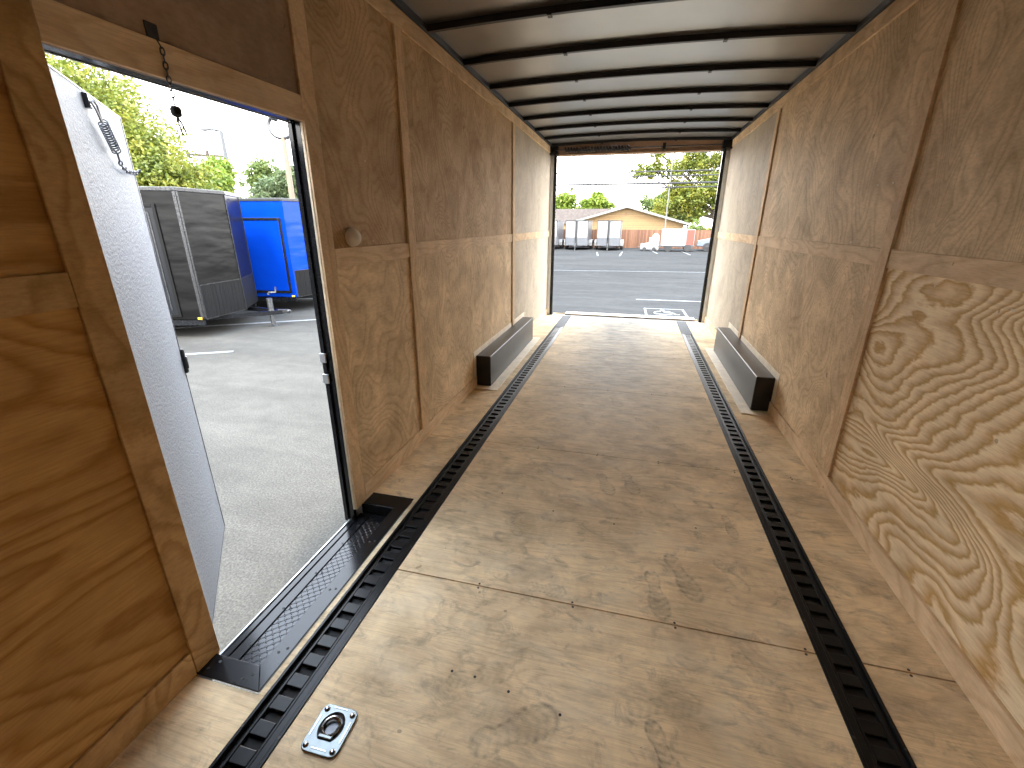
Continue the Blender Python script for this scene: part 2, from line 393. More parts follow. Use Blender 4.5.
P = [(x+random.uniform(-.004, .004), sy+dy, 0) for sy in seams[2:6] for x in (.79, 1.175, 1.555, 1.99, 2.3) for dy in (-.011, .011)]
P += [(x, y, 0) for x, y in ((.9,1.0),(.82,1.0),(1.02,.98),(1.19,.95),(1.31,1.93),(1.0,1.96),(1.7,2.0),(.7,2.05),(1.6,.8))]
screws(P, .0048, .0006, screw_m, floor)

# left wall
lw = M(); th = .012
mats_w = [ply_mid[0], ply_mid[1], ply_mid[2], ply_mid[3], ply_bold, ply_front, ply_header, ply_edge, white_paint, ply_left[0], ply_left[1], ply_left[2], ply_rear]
def sheet(mm, x0, x1, y0, y1, z0, z1, mi): mm.box(x0, y0, z0, x1, y1, z1, mi)
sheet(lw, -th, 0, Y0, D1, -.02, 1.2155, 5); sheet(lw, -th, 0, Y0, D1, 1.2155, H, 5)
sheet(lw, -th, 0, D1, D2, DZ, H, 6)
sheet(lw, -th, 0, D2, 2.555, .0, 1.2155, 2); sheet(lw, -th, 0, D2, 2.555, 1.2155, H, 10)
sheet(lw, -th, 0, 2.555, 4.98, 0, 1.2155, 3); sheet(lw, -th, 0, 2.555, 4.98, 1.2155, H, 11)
sheet(lw, -th, 0, 4.98, YR, 0, 1.2155, 12); sheet(lw, -th, 0, 4.98, YR, 1.2155, H, 12)
for y0, y1, z0, z1 in ((Y0, D1-.004, -.1, H+.05), (D2+.004, YR, -.1, H+.05), (D1-.004, D2+.004, DZ+.004, H+.05)):
    lw.box(-.058, y0, z0, -th-.001, y1, z1, 8)
tag(lw.build('wall_left', mats_w), 'plywood left side wall with the open side doorway', None, None, 'structure')
rw = M()
sheet(rw, W, W+th, Y0, 2.555, 0, 1.2155, 4); sheet(rw, W, W+th, Y0, 2.555, 1.2155, H, 3)
sheet(rw, W, W+th, 2.555, 4.99, 0, 1.2155, 1); sheet(rw, W, W+th, 2.555, 4.99, 1.2155, H, 2)
sheet(rw, W, W+th, 4.99, YR, 0, 1.2155, 12); sheet(rw, W, W+th, 4.99, YR, 1.2155, H, 12)
rw.box(W+th+.001, Y0, -.1, W+.058, YR, H+.05, 8)
tag(rw.build('wall_right', mats_w), 'plywood right side wall', None, None, 'structure')
fwl = M().box(-.058, Y0-.05, -.1, W+.058, Y0, H+.05, 0)
tag(fwl.build('wall_front', [plywood('plywood_front_wall', 'y', rings=14, seed=3, **WL)[0]]), 'plywood front wall behind the camera', None, None, 'structure')

# trim boards, each proud of the wall
tn = [0]
def trim(side, y0, y1, z0, z1, mat, name='trim', label=None, t_=.010):
    mm = M()
    if side == 'L': mm.box(0, y0, z0, t_, y1, z1)
    else: mm.box(W-t_, y0, z0, W, y1, z1)
    if name == 'trim': tn[0] += 1; name = 'trim_%d' % tn[0]
    return tag(mm.build(name, mat, bevel=.0015, seg=1), label, None, None, 'structure')
SW = .088
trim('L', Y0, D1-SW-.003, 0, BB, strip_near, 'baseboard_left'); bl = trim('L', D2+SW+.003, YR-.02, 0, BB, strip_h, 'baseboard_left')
trim('R', Y0, YR-.02, 0, BB, strip_h, 'baseboard_right', t_=.014)
trim('L', Y0, YR-.02, TZ0, H, strip_h, label='level plywood strip along the top of the left wall'); trim('R', Y0, YR-.02, TZ0, H, strip_h, label='level plywood strip along the top of the right wall')
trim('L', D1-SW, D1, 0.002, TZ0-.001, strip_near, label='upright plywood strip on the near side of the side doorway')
trim('L', D2, D2+SW, 0.002, TZ0-.001, strip_v, label='upright plywood strip on the far side of the side doorway')
trim('L', D1+.001, D2-.001, DZ, DZ+SW, strip_h, label='level plywood strip over the side doorway')
for side in 'LR':
    wn = 'left' if side == 'L' else 'right'
    for yb, wd in ((2.512, 'nearer'), (4.945, 'farther')):
        trim(side, yb, yb+.088, BB+.001, TZ0-.001, strip_v, label='%s upright plywood strip on the %s wall' % (wd, wn), t_=.014)
    segs = ([(Y0, D1-SW-.001), (D2+SW+.001, 2.511)] if side == 'L' else [(Y0, 2.511)]) + [(2.601, 4.944), (5.034, YR-.02)]
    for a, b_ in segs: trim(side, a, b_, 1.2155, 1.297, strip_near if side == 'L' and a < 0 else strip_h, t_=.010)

# doorway frame
jf = M()
jf.box(-.062, D2-.0, -.07, -th-.0005, D2+.02, DZ, 0)
jf.box(-.062, D2-.012, -.07, -.042, D2, DZ, 0)
jf.box(-.062, D1-.004, DZ+.001, -th-.0005, D2, DZ+.012, 0); jf.box(-.064, D1-.004, DZ-.002, -.058, D2, DZ+.001, 1)
jf.box(-.0115, D2-.0025, 0.0, -.0002, D2-.0001, DZ, 2)
jf.box(-.062, D1-.012, -.07, -th-.0005, D1+.002, DZ, 0)
jo = tag(jf.build('trim_door_frame', [black_metal, aluminium, ply_edge], bevel=.002, seg=1), 'black metal frame round the side doorway', None, None, 'structure')
st = M()
for z in (.70, .80): st.box(-.064, D2-.022, z, -.035, D2-.012, z+.045)
st.build('strike_plate', aluminium, jo, bevel=.002)

# roof: crowned sheet on black bows
def crown(x): return .028*(1-((x-W/2)/(W/2))**2)
rf = M(); N = 20
for k in range(N):
    x0, x1 = -.05+(W+.1)*k/N, -.05+(W+.1)*(k+1)/N
    z0, z1 = H+.03+crown(x0), H+.03+crown(x1); n = len(rf.v)
    rf.v += [(x0, Y0, z0), (x1, Y0, z1), (x1, YR, z1), (x0, YR, z0), (x0, Y0, z0+.02), (x1, Y0, z1+.02), (x1, YR, z1+.02), (x0, YR, z0+.02)]
    for q in ((3,2,1,0),(4,5,6,7),(0,1,5,4),(2,3,7,6)): rf.face([n+i for i in q])
tag(rf.build('ceiling', roof_m, smooth=True), 'bare metal trailer roof sheet', None, None, 'structure')
for side, x0, x1 in (('left', -.012, .03), ('right', W-.03, W+.012)):
    mm = M().box(x0, Y0, H+.001, x1, YR, H+.05)
    tag(mm.build('trim_roof_rail_'+side, rust_black, bevel=.003), 'black metal rail where the roof meets the %s wall' % side, None, None, 'structure')
bows = [7.13, 6.56, 5.95, 5.34, 4.73, 4.12, 3.5, 2.90, 2.29, 1.68, 1.07, .46]
ordn = ['first', 'second', 'third', 'fourth', 'fifth', 'sixth', 'seventh', 'eighth', 'ninth', 'tenth', 'eleventh', 'twelfth']
def bow_mesh(y, a, b_, drop, hgt):
    mm = M(); K = 20
    for k in range(K):
        x0, x1 = .03+(W-.06)*k/K, .03+(W-.06)*(k+1)/K
        n = len(mm.v); za, zb = H+.0+crown(x0), H+.0+crown(x1)
        mm.v += [(x0, a, za-drop), (x1, a, zb-drop), (x1, b_, zb-drop), (x0, b_, za-drop), (x0, a, za+hgt), (x1, a, zb+hgt), (x1, b_, zb+hgt), (x0, b_, za+hgt)]
        for q in ((0,3,2,1),(4,5,6,7),(0,1,5,4),(2,3,7,6)): mm.face([n+i for i in q])
        if k == 0: mm.face([n, n+4, n+7, n+3])
        if k == K-1: mm.face([n+1, n+2, n+6, n+5])
    return mm
for i, y in enumerate(bows[:9]):
    r = thing('roof_bow', 'black cross bar under the roof, %s one counted from the rear opening' % ordn[i], 'roof bar', (0, y, 0), 0, 'black bars across the roof')
    bow_mesh(0, -.014, .014, .006, .028).build('bar', rust_black, r, smooth=True)
    for x in (.74, 1.72):
        M().box(x-.012, -.022, H+crown(x)-.014, x+.012, .022, H+crown(x)-.0062).build('clip', rust_black, r)

# rear frame and header
rr = M()
rr.box(.0, YR-.02, 0, .05, YR+.035, 2.33, 1); rr.box(.05, YR-.005, -.1, .092, YR+.035, 2.34, 0)
rr.box(W-.05, YR-.02, 0, W, YR+.035, 2.33, 1); rr.box(W-.092, YR-.005, -.1, W-.05, YR+.035, 2.34, 0)
rr.box(-.058, YR, -.1, .0, YR+.035, H+.05, 0); rr.box(W, YR, -.1, W+.058, YR+.035, H+.05, 0)
rr.box(.0, YR+.0, 2.33, W, YR+.035, H+.05, 2)
rr.box(.0, YR-.004, 2.325, W, YR+.036, 2.334, 1)
rr.box(0, YR-.13, 2.3345, .12, YR-.001, H, 0); rr.box(W-.12, YR-.13, 2.3345, W, YR-.001, H, 0)
rr.box(.12, YR-.045, 2.3345, W-.12, YR-.001, 2.350, 2)
tag(rr.build('trim_rear_frame', [black_metal, aluminium, simple('brown_header_board', (.55,.36,.24), .6, 0, .15, 8)], bevel=.003), 'black posts and header round the rear opening', None, None, 'structure')
mm = M().box(0, YR-.068, -.1, W-.092, YR+.035, -.001)
tag(mm.build('trim_rear_sill', track_metal), 'dark sill at the rear opening', None, None, 'structure')

sp = thing('ramp_spring_assist', 'coiled ramp spring and shaft on the header over the rear opening', 'spring', (0, YR-.075, 2.40))
M().tube([(.12, 0, 0), (W-.12, 0, 0)], .009, 8).build('shaft', dark_steel, sp, smooth=True)
pts = []
for k in range(22*8+1):
    a = 2*PI*k/8; pts.append((.21+.92*k/(22*8), .029*math.cos(a), .029*math.sin(a)))
M().tube(pts, .0115, 6).build('coil_spring', rust_black, sp, smooth=True)
M().box(1.56, -.02, -.045, 1.60, .0745, .045).build('centre_bracket', rust_black, sp, bevel=.003)

# ramp lowered to the ground behind
GZ = -.6
rp_ = thing('ramp_door', 'lowered rear ramp door of pale plywood beyond the rear sill', 'ramp', (0, YR+.045, 0))
M().box(.30, -.001, -.035, W-.14, .18, .016).build('transition_plate', ply_edge, rp_, bevel=.002)
Tm = Matrix.Translation((0, .165, -.01)) @ Matrix.Rotation(-math.atan2(.53, 2.05), 4, 'X')
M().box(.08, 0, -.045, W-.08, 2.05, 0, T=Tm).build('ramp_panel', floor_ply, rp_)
M().box(.10, 2.05, -.045, W-.10, 2.075, 0, T=Tm).build('end_flap', aluminium, rp_)

# ------------------------------------------------------------------ floor tracks
def track(x0, label):
    wid = T1-T0; r = thing('floor_track', label, 'cargo track', (x0, 0, 0), 0, 'black slotted tracks let into the floor')
    sgn = 1
    YE = 6.32; pitch = .076
    # pan below
    M().box(.003, Y0+.01, -.0199, wid-.003, YR-.075, -.014).build('pan', gap_dark, r)
    left = x0 < 1
    o0, o1 = (.012, wid-.026) if left else (.026, wid-.012)   # ladder between
    fl = M()
    fl.box(0, Y0+.01, -.0135, o0-.012, YE, .003) if False else None
    # outer and inner flange
    fl.box(0.0, Y0+.01, -.0135, .010, YE, .003); fl.box(wid-.010, Y0+.01, -.0135, wid, YE, .003)
    wside = (wid-.032, wid-.0105) if left else (.0105, .032)
    fl.box(wside[0], Y0+.01, -.0135, wside[1], YE, .0012)
    fl.build('edge_flange', track_metal, r, bevel=.001, seg=1)
    la, lb = (.026, wid-.033) if left else (.033, wid-.026)
    ld = M()
    ld.box(la, Y0+.01, -.0135, la+.010, YE, -.001); ld.box(lb-.010, Y0+.01, -.0135, lb, YE, -.001)
    y = .729 - pitch*27; 
    while y < YE-.03:
        if y > Y0+.05: ld.box(la+.0102, y+.017, -.010, lb-.0102, y+.017+.044, -.001)
        y += pitch
    ld.build('slotted_rail', track_metal, r, bevel=.0025, seg=2)
    ep = M().box(.001, YE+.002, -.0135, wid-.001, YR-.075, .002)
    tag(ep.build('end_plate', worn_metal, r, bevel=.001), 'plain worn grey end plate')
    screws([(xx, -1.0+k*.42, .003) for k in range(18) for xx in (.005, wid-.005) if -1.0+k*.42 < YE-.05], .0042, .0012, screw_m, r)
track(T0, 'long black slotted track in the floor near the side doorway')
track(W-T1, 'long black slotted track in the floor near the right wall')

# ------------------------------------------------------------------ recessed tie-down ring
tr = thing('floor_tie_down', 'silver recessed tie-down plate with a ring in the near left floor', 'tie-down', (.543, .735, .0), math.radians(1))
hw, hh, rc = .058, .067, .016
def rrect(hw, hh, rc, n=5, cx=0, cy=0):
    P = []
    for (sx, sy, a0) in ((1, 1, 0), (-1, 1, 90), (-1, -1, 180), (1, -1, 270)):
        for k in range(n+1):
            a = math.radians(a0+90*k/n); P.append((cx+sx*(hw-rc)+rc*math.cos(a), cy+sy*(hh-rc)+rc*math.sin(a)))
    return P
def holed_plate(outer_f, inner_f, z0, z1, n=48):
    mm = M()
    O = [outer_f(2*PI*k/n) for k in range(n)]; I = [inner_f(2*PI*k/n) for k in range(n)]
    for z in (z0, z1): mm.v += [(x, y, z) for x, y in O] + [(x, y, z) for x, y in I]
    for k in range(n):
        j = (k+1) % n
        mm.face([2*n+k, 2*n+j, 3*n+j, 3*n+k]); mm.face([k, n+k, n+j, j])
        mm.face([k, j, 2*n+j, 2*n+k]); mm.face([n+k, 3*n+k, 3*n+j, n+j])
    return mm
def sq(a):
    ca, sa = math.cos(a), math.sin(a); p = 7
    r = 1/((abs(ca/hw)**p+abs(sa/hh)**p)**(1/p)); return r*ca, r*sa
def oval(a):
    ca, sa = math.cos(a), math.sin(a); x = .036*ca; y = .006+.043*sa
    if y < -.030: y = -.030
    return x, y
holed_plate(sq, oval, .0005, .007).build('plate', zinc, tr, bevel=.0015)
cup = M(); n = 48
for k in range(n):
    x, y = oval(2*PI*k/n); cup.v.append((x, y, .0068))
for k in range(n):
    x, y = oval(2*PI*k/n); cup.v.append((x*.80, (y-.004)*.80+.004, .0012))
for k in range(n): j = (k+1) % n; cup.face([j, k, n+k, n+j])
cup.face([n+k for k in range(n)])
tag(cup.build('cup', dark_steel, tr, smooth=True), 'dark recessed cup')
ring = [(.024*math.cos(2*PI*k/40), .006+.025*math.sin(2*PI*k/40), .0085+.002*math.sin(2*PI*k/40)) for k in range(40)]
M().tube(ring, .0052, 8, closed=True).build('ring', chrome, tr, smooth=True)
M().box(-.022, -.029, .003, .022, -.0175, .0125).build('hinge_bracket', zinc, tr, bevel=.003)
for x in (-.043, .043):
    for y in (-.052, .050):
        M().lathe([(.0085, 0), (.0085, .0015), (.006, .0042), (.003, .005)], 16, (x, y, .007)).build('bolt', chrome, tr, smooth=True)
for q in ((-.024, -.0565, .007, .024, -.0535, .0085), (-.024, .0585, .007, .02, .061, .0085), (.0475, -.028, .007, .0505, .03, .0085), (-.0505, -.028, .007, -.0475, .03, .0085)): M().box(*q).build('pressed_rib', chrome, tr)


# ------------------------------------------------------------------ entry step in the doorway
es = thing('entry_step', 'black metal step tray with patterned tread in the side doorway', 'door step', (0, 0, 0))
xo, xi = .19, .254
fr = M()
fr.prism([(-.0, .776), (xo+.064, .776), (xo, .852), (-.0, .852)], .0005, .006)
fr.build('near_frame_bar', black_metal, es, bevel=.0015)
fr = M().prism([(xo+.064, .777), (xo+.064, 1.870), (xo, 1.770), (xo, .853)], .0005, .006)
fr.build('inner_frame_bar', black_metal, es, bevel=.0015)
fr = M().prism([(.012, 1.771), (xo, 1.771), (xo+.064, 1.871), (.012, 1.871)], .0005, .006)
fr.build('far_frame_bar', black_metal, es, bevel=.0015)
wl = M()
wl.box(xo-.003, .85, -.062, xo, 1.772, .0); wl.box(-.028, .85, -.062, xo-.003, .853, -.001); wl.box(-.0, 1.769, -.062, xo-.003, 1.772, 0)
wl.box(-.03, .8535, -.069, xo, 1.7685, -.062)
wl.build('tray', black_metal, es)
M().box(.058, .858, -.0618, xo-.022, 1.765, -.056).build('tread_plate', tread, es, bevel=.001)
M().box(xo-.0205, .858, -.0618, xo-.0035, 1.765, -.054).build('inner_angle', black_metal, es, bevel=.002)
M().box(.012, .858, -.0618, .054, 1.765, -.054).build('sill_strip', black_metal, es, bevel=.002)
M().box(-.020, .858, -.0618, .004, 1.705, -.056).build('sill_rail', black_metal, es, bevel=.002)
tag(M().box(-.032, .858, -.072, -.0245, 1.705, -.052).build('edge_strip', aluminium, es, bevel=.002), 'bright aluminium outer edge')
screws([(.215,.91,.006),(.235,.93,.006),(.212,1.2,.006),(.232,1.21,.006),(.212,1.5,.006),(.232,1.51,.006),(.17,.80,.006),(.19,.82,.006),(.03,.80,.006),(.05,.83,.006)]
       + [(.046, y, -.054) for y in (.95, 1.12, 1.32, 1.52, 1.66)] + [(.070, y+.01, -.056) for y in (.95, 1.12, 1.32, 1.52, 1.66)], .005, .001, rubber, es)

# ------------------------------------------------------------------ side door, swung out
DA = math.atan2(.61, -.55)
dr = thing('door_1', 'white pebbled side door swung open to the outside', None, (-.066, .874, 0), DA, None, 'structure')
# local x runs along the door from the hinge, the inner face is at local y = 0 (towards -y in local), depth to +y
DW = .835
dp = M().box(0.0, .002, -.06, DW, .038, 1.775); dp.build('door_panel', door_white, dr)
dt = M()
dt.box(DW, 0, -.062, DW+.006, .04, 1.777); dt.box(0.0, 0, 1.775, DW, .04, 1.779); dt.box(.0, 0, -.064, DW, .04, -.06)
tag(dt.build('edge_trim', dark_steel, dr), 'thin dark edge strip')
tag(M().box(DW-.004, -.012, .765, DW+.022, .045, .875).build('latch', rubber, dr, bevel=.006), 'black latch on the free edge')
M().box(DW-.018, -.020, .79, DW-.002, -.012, .845).build('latch_lever', dark_steel, dr, bevel=.003)
bk = M().box(.392, -.012, 1.728, .416, .002, 1.768); bk.build('chain_bracket', black_metal, dr, bevel=.002)
hook = [(.404, -.014, 1.745), (.415, -.018, 1.752), (.433, -.02, 1.742), (.440, -.02, 1.715), (.448, -.02, 1.70)]
spg = M().tube(hook, .0028, 6); spg.tube([(.404, -.014, 1.745), (.408, -.02, 1.728), (.425, -.022, 1.70), (.444, -.02, 1.697)], .0028, 6)
pts = []; P0, P1 = Vector((.446, -.02, 1.70)), Vector((.532, -.02, 1.628)); ax = (P1-P0).normalized(); u_ = ax.orthogonal().normalized(); v_ = ax.cross(u_)
for k in range(12*12+1):
    a = 2*PI*k/12; pts.append(tuple(P0.lerp(P1, k/144)+(u_*math.cos(a)+v_*math.sin(a))*.0125))
spg.tube(pts, .0021, 5)
spg.tube([(.532, -.02, 1.628), (.548, -.018, 1.60)], .0028, 6)
spg.tube([(.505, -.02, 1.628), (.520, -.022, 1.622), (.548, -.022, 1.632), (.558, -.02, 1.642)], .0026, 6)
spg.build('check_spring', dark_steel, dr, smooth=True)
def chain(mm, pts, L=.020, r=.0021, wd=.0055):
    pts = [Vector(p) for p in pts]; seg = [(pts[i+1]-pts[i]).length for i in range(len(pts)-1)]; tot = sum(seg); n = max(2, int(tot/(L*.82)))
    def at(s):
        for i, l in enumerate(seg):
            if s <= l or i == len(seg)-1: return pts[i].lerp(pts[i+1], min(1, s/l)), (pts[i+1]-pts[i]).normalized()
            s -= l
    for k in range(n):
        c, d = at((k+.5)*tot/n); u = d.orthogonal().normalized(); v = d.cross(u); s_ = u if k % 2 else v
        loop = []
        for q in range(12):
            a = 2*PI*q/12; loop.append(tuple(c+d*math.cos(a)*L/2+s_*math.sin(a)*wd))
        mm.tube(loop, r, 5, closed=True)
cm = M(); chain(cm, [(.548, -.018, 1.60), (.58, -.015, 1.588), (.65, -.013, 1.578), (.74, -.012, 1.58), (.836, -.012, 1.592), (.85, .02, 1.57)], .030, .0024, .006)
cm.build('chain', dark_steel, dr, smooth=True)
M().tube([(-.004, .02, -.05), (-.004, .02, 1.77)], .008, 8).build('hinge', aluminium, dr, smooth=True)

# chain hanging over the doorway
hc = thing('door_check_chain', 'short chain with a black rubber stop hanging over the side doorway', 'chain', (0, 1.145, 1.88))
M().box(.0001, -.018, -.022, .004, .018, .022).build('bracket', dark_steel, hc, bevel=.003)
cm = M(); chain(cm, [(.008, .005, -.018), (.014, .008, -.035), (.018, .006, -.165)], .020, .0019, .0048); cm.build('chain', dark_steel, hc, smooth=True)
M().lathe([(.008, 0), (.013, .004), (.014, .020), (.009, .026)], 14, (.018, .006, -.196)).build('rubber_stop', rubber, hc, smooth=True)
M().tube([(.016, .006, -.197), (.014, .010, -.21), (.012, .016, -.232), (.013, .020, -.24)], .0024, 6).tube([(.02, .006, -.197), (.022, .014, -.215), (.02, .022, -.235)], .0024, 6).build('hook', dark_steel, hc, smooth=True)

# round cap on the wall
prof_ = [(.040, 0)] + [(.043*math.cos(k*PI/18), .008+.043*math.sin(k*PI/18)) for k in range(0, 9)] + [(.001, .051)]
cap = tag(M().lathe(prof_, 36, (0, 0, 0), (1, 0, 0)).build('round_wall_cap', simple('beige_plastic', (.78,.70,.62), .5, 0, .05), smooth=True),
          'round domed beige cap on the left wall beside the doorway', 'wall cap')
cap.location = (.0004, 1.942, 1.343)
wsh = M()
for y, z in ((2.141,1.64),(2.677,1.589),(2.821,1.59),(2.965,1.313),(2.138,1.179),(2.123,.881),(1.734,1.156),(2.4,.6)):
    wsh.lathe([(.004, 0), (.003, .0015)], 6, (W, y, z), (-1, 0, 0))
for y, z in ((2.136,1.686),(2.138,1.32),(3.4,1.6),(3.45,1.75)): wsh.lathe([(.004, 0), (.003, .0015)], 6, (0, y, z), (1, 0, 0))
ws = wsh.build('trim_fasteners', screw_w); tag(ws, 'tiny bright fasteners dotted over the wall sheets', None, None, 'structure')

# ------------------------------------------------------------------ wheel boxes
def wheel_box(side, label):
    r = thing('wheel_box', label, 'wheel box', (0 if side == 'L' else W, 3.665, 0), 0, 'black boxes over the wheels')
    q = 1 if side == 'L' else -1
    def bx(x0, x1, *a): return (min(q*x0, q*x1), a[0], a[1], max(q*x0, q*x1), a[2], a[3])
    M().box(*bx(.0045, .140, 0, .0085, 1.84, .288)).build('shell', box_steel, r, bevel=.006, seg=3)
    M().box(*bx(.0145, .22, -.085, .0008, 1.94, .008)).build('floor_board', pale_board, r, bevel=.001, seg=1)
    M().box(*bx(.0145 if side == 'R' else .0105, .0125 if 0 else .0128, -.05, BB+.001, 1.93, .335)) if 0 else None
    M().box(*bx(.0002, .0042, -.06, BB+.001, 1.93, .335)).build('wall_board', pale_board, r, bevel=.001, seg=1)
wheel_box('L', 'black steel wheel box against the left wall'); wheel_box('R', 'black steel wheel box against the right wall')

# ------------------------------------------------------------------ outside: ground and paint
gm = M().box(-140, -60, GZ-.2, 140, 160, GZ)
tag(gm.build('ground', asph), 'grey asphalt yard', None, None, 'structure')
def stripe(x0, y0, x1, y1, wd, label, group='painted parking lines'):
    d = Vector((x1-x0, y1-y0)); L = d.length; o = M().box(0, -wd/2, 0, L, wd/2, .003).build('parking_line', line_w)
    o.location = (x0, y0, GZ+.0005); o.rotation_euler = (0, 0, math.atan2(d.y, d.x)); return tag(o, label, 'painted line', group)
stripe(-8.5, 3.8, -4.96, 5.77, .10, 'white painted line ending beside the open side door')
stripe(-9.5, 5.6, -3.9, 9.3, .10, 'white painted line under the black trailer hitch')
stripe(1.5, 13.12, 5.2, 13.22, .10, 'white painted line just behind the wheelchair marking')
stripe(-4.5, 20.4, 7.5, 21.9, .06, 'long white painted line across the middle of the yard')
for xa, ya, xb, yb, lb in ((-1.26,35.1,-.9,31.0,'white bay line left of the second white trailer'),(.55,36.0,.5,31.2,'white bay line right of the second white trailer'),(2.66,38.5,3.0,34.5,'white bay line in front of the small white equipment'),(4.9,38,5.1,33.5,'white bay line right of the red and white trailer')):
    stripe(xa, ya, xb, yb, .1, lb)
sym = thing('wheelchair_marking', 'white wheelchair symbol painted in a box behind the ramp', 'ground marking', (1.70, 10.75, GZ+.001), math.radians(1.2))
o = M()
o.box(0, 0, 0, .95, .05, .003); o.box(0, .95, 0, .95, 1.0, .003); o.box(0, .0505, 0, .05, .9495, .003); o.box(.90, .0505, 0, .95, .9495, .003)
o.build('border', line_w, sym)
pm = M()
pm.tube([(.42+.2*math.cos(a), .36+.2*math.sin(a), .0035) for a in [math.radians(100+ k*13) for k in range(20)]], .022, 6)
pm.tube([(.44, .70, .0035), (.46, .42, .0035), (.62, .42, .0035), (.70, .2, .0035), (.78, .2, .0035)], .024, 6); pm.tube([(.45, .56, .0035), (.6, .56, .0035)], .02, 6)
pm.lathe([(.055, 0), (.055, .003)], 16, (.43, .80, .001))
pm.build('wheelchair_figure', line_w, sym)

# ------------------------------------------------------------------ cargo trailers
jack_m = simple('galvanised_jack', (.15,.155,.16), .3, .85, .3, 30)
def cargo_trailer(name, label, loc, rz, Wt, Lt, Ht, vd, paint, roofm, trimm, guard, door_side=None, door_m=None, group=None, z0=.33, seam=None, bright=None, fender=None):
    r = thing(name, label, 'trailer', loc, rz, group)
    hw = Wt/2
    poly = [(0, -hw), (vd, 0), (0, hw), (-Lt, hw), (-Lt, -hw)]
    M().prism(poly, z0, z0+Ht).build('body', paint, r, bevel=.02)
    e = .018
    pe = [(0+e*.6, -hw-e), (vd+e*1.4, 0), (0+e*.6, hw+e), (-Lt-e, hw+e), (-Lt-e, -hw-e)]
    M().prism(pe, z0+Ht-.02, z0+Ht+.045).build('roof_edge', roofm, r, bevel=.01)
    # nose seams
    nl = math.hypot(vd, hw); ua = Vector((vd, hw, 0))/nl; na = Vector((hw, -vd, 0))/nl
    Ta = Matrix(((ua.x, na.x, 0, 0), (ua.y, na.y, 0, -hw), (0, 0, 1, 0), (0, 0, 0, 1)))
    ub = Vector((-vd, hw, 0))/nl; nb = Vector((hw, vd, 0))/nl
    Tb = Matrix(((ub.x, nb.x, 0, vd), (ub.y, nb.y, 0, 0), (0, 0, 1, 0), (0, 0, 0, 1)))
    sm = M()
    sm.tube([(vd+.004, 0, z0), (vd+.004, 0, z0+Ht-.02)], seam or .012, 6)
    sm.build('nose_seam', trimm, r)
    cs = M(); c2 = M()
    cs.box(-.05, -hw-.008, z0+.02, .0, -hw, z0+Ht-.02); c2.box(-.05, hw, z0+.02, .0, hw+.008, z0+Ht-.02)
    cs.box(.0, .0005, z0+.02, .035, .010, z0+Ht-.02, T=Ta); c2.box(nl-.035, .0005, z0+.02, nl, .010, z0+Ht-.02, T=Tb); c2.build('corner_trim', trimm, r)
    k = z0+.08
    while k < z0+Ht-.08:
        cs.lathe([(.009, 0), (.006, .006)], 8, tuple(Ta @ Vector((.018, .010, k))), tuple(na)); cs.lathe([(.009, 0), (.006, .006)], 8, (-.025, -hw-.008, k), (0, -1, 0)); k += .11
    cs.build('corner_trim', trimm, r)
    gd = M(); gh = .60
    gd.box(.05, .0015, z0+.01, nl-.02, .008, z0+gh, T=Ta); gd.box(.02, .0015, z0+.01, nl-.05, .008, z0+gh, T=Tb); gd.build('stone_guard', guard, r)
    gt = M(); bm_ = bright or trim_metal
    gt.box(.05, .0015, z0+gh, nl-.02, .012, z0+gh+.012, T=Ta); gt.box(.02, .0015, z0+gh, nl-.05, .012, z0+gh+.012, T=Tb)
    gt.box(.04, .0015, z0+.0, .05, .012, z0+gh, T=Ta); gt.box(.05, .0015, z0-.0, nl-.02, .012, z0+.01, T=Ta)
    gt.build('guard_trim', bm_, r)
    fr_ = M()
    fr_.box(-Lt, -hw+.02, z0-.10, -.03, -hw+.08, z0-.001); fr_.box(-Lt, hw-.08, z0-.10, -.03, hw-.02, z0-.001)
    for x in (-.4, -1.2, -2.0, -2.8): fr_.box(x-.03, -hw+.081, z0-.08, x+.03, hw-.081, z0-.02)
    fr_.build('chassis', black_metal, r)
    # tongue
    tp = Vector((vd+.72, 0, z0-.05))
    tg = M()
    for s_ in (-1, 1):
        a = Vector((-.35, s_*hw*.62, z0-.05)); d = tp-a; L = d.length; ang = math.atan2(d.y, d.x)
        T = Matrix.Translation(a) @ Matrix.Rotation(ang, 4, 'Z')
        tg.box(0, -.028, -.045, L-.02, .028, .035, T=T)
    tg.build('tongue', black_metal if guard is not guard_grey else dark_steel, r)
    cp = M().box(tp.x-.10, -.035, tp.z-.02, tp.x+.10, .035, tp.z+.045).lathe([(.035, 0), (.045, .02), (.045, .05), (.03, .07)], 16, (tp.x+.10, 0, tp.z-.03))
    cp.build('coupler', trim_metal, r, bevel=.006)
    jx = tp.x-.24
    jk = M().tube([(jx, 0, .05), (jx, 0, z0+.02)], .045, 12).tube([(jx, 0, z0-.12), (jx, 0, z0+.22)], .055, 12).lathe([(.07, 0), (.07, .008), (.03, .03)], 16, (jx, 0, .0)).tube([(jx, 0, .02), (jx, 0, .08)], .02, 10)
    jo_ = jk.build('jack', jack_m, r, smooth=True)
    M().tube([(jx, 0, z0+.31), (jx+.02, 0, z0+.335), (jx+.14, .02, z0+.335), (jx+.15, .02, z0+.44)], .017, 8).tube([(jx, 0, z0+.29), (jx, 0, z0+.33)], .02, 10).build('crank', jack_m, jo_, smooth=True)
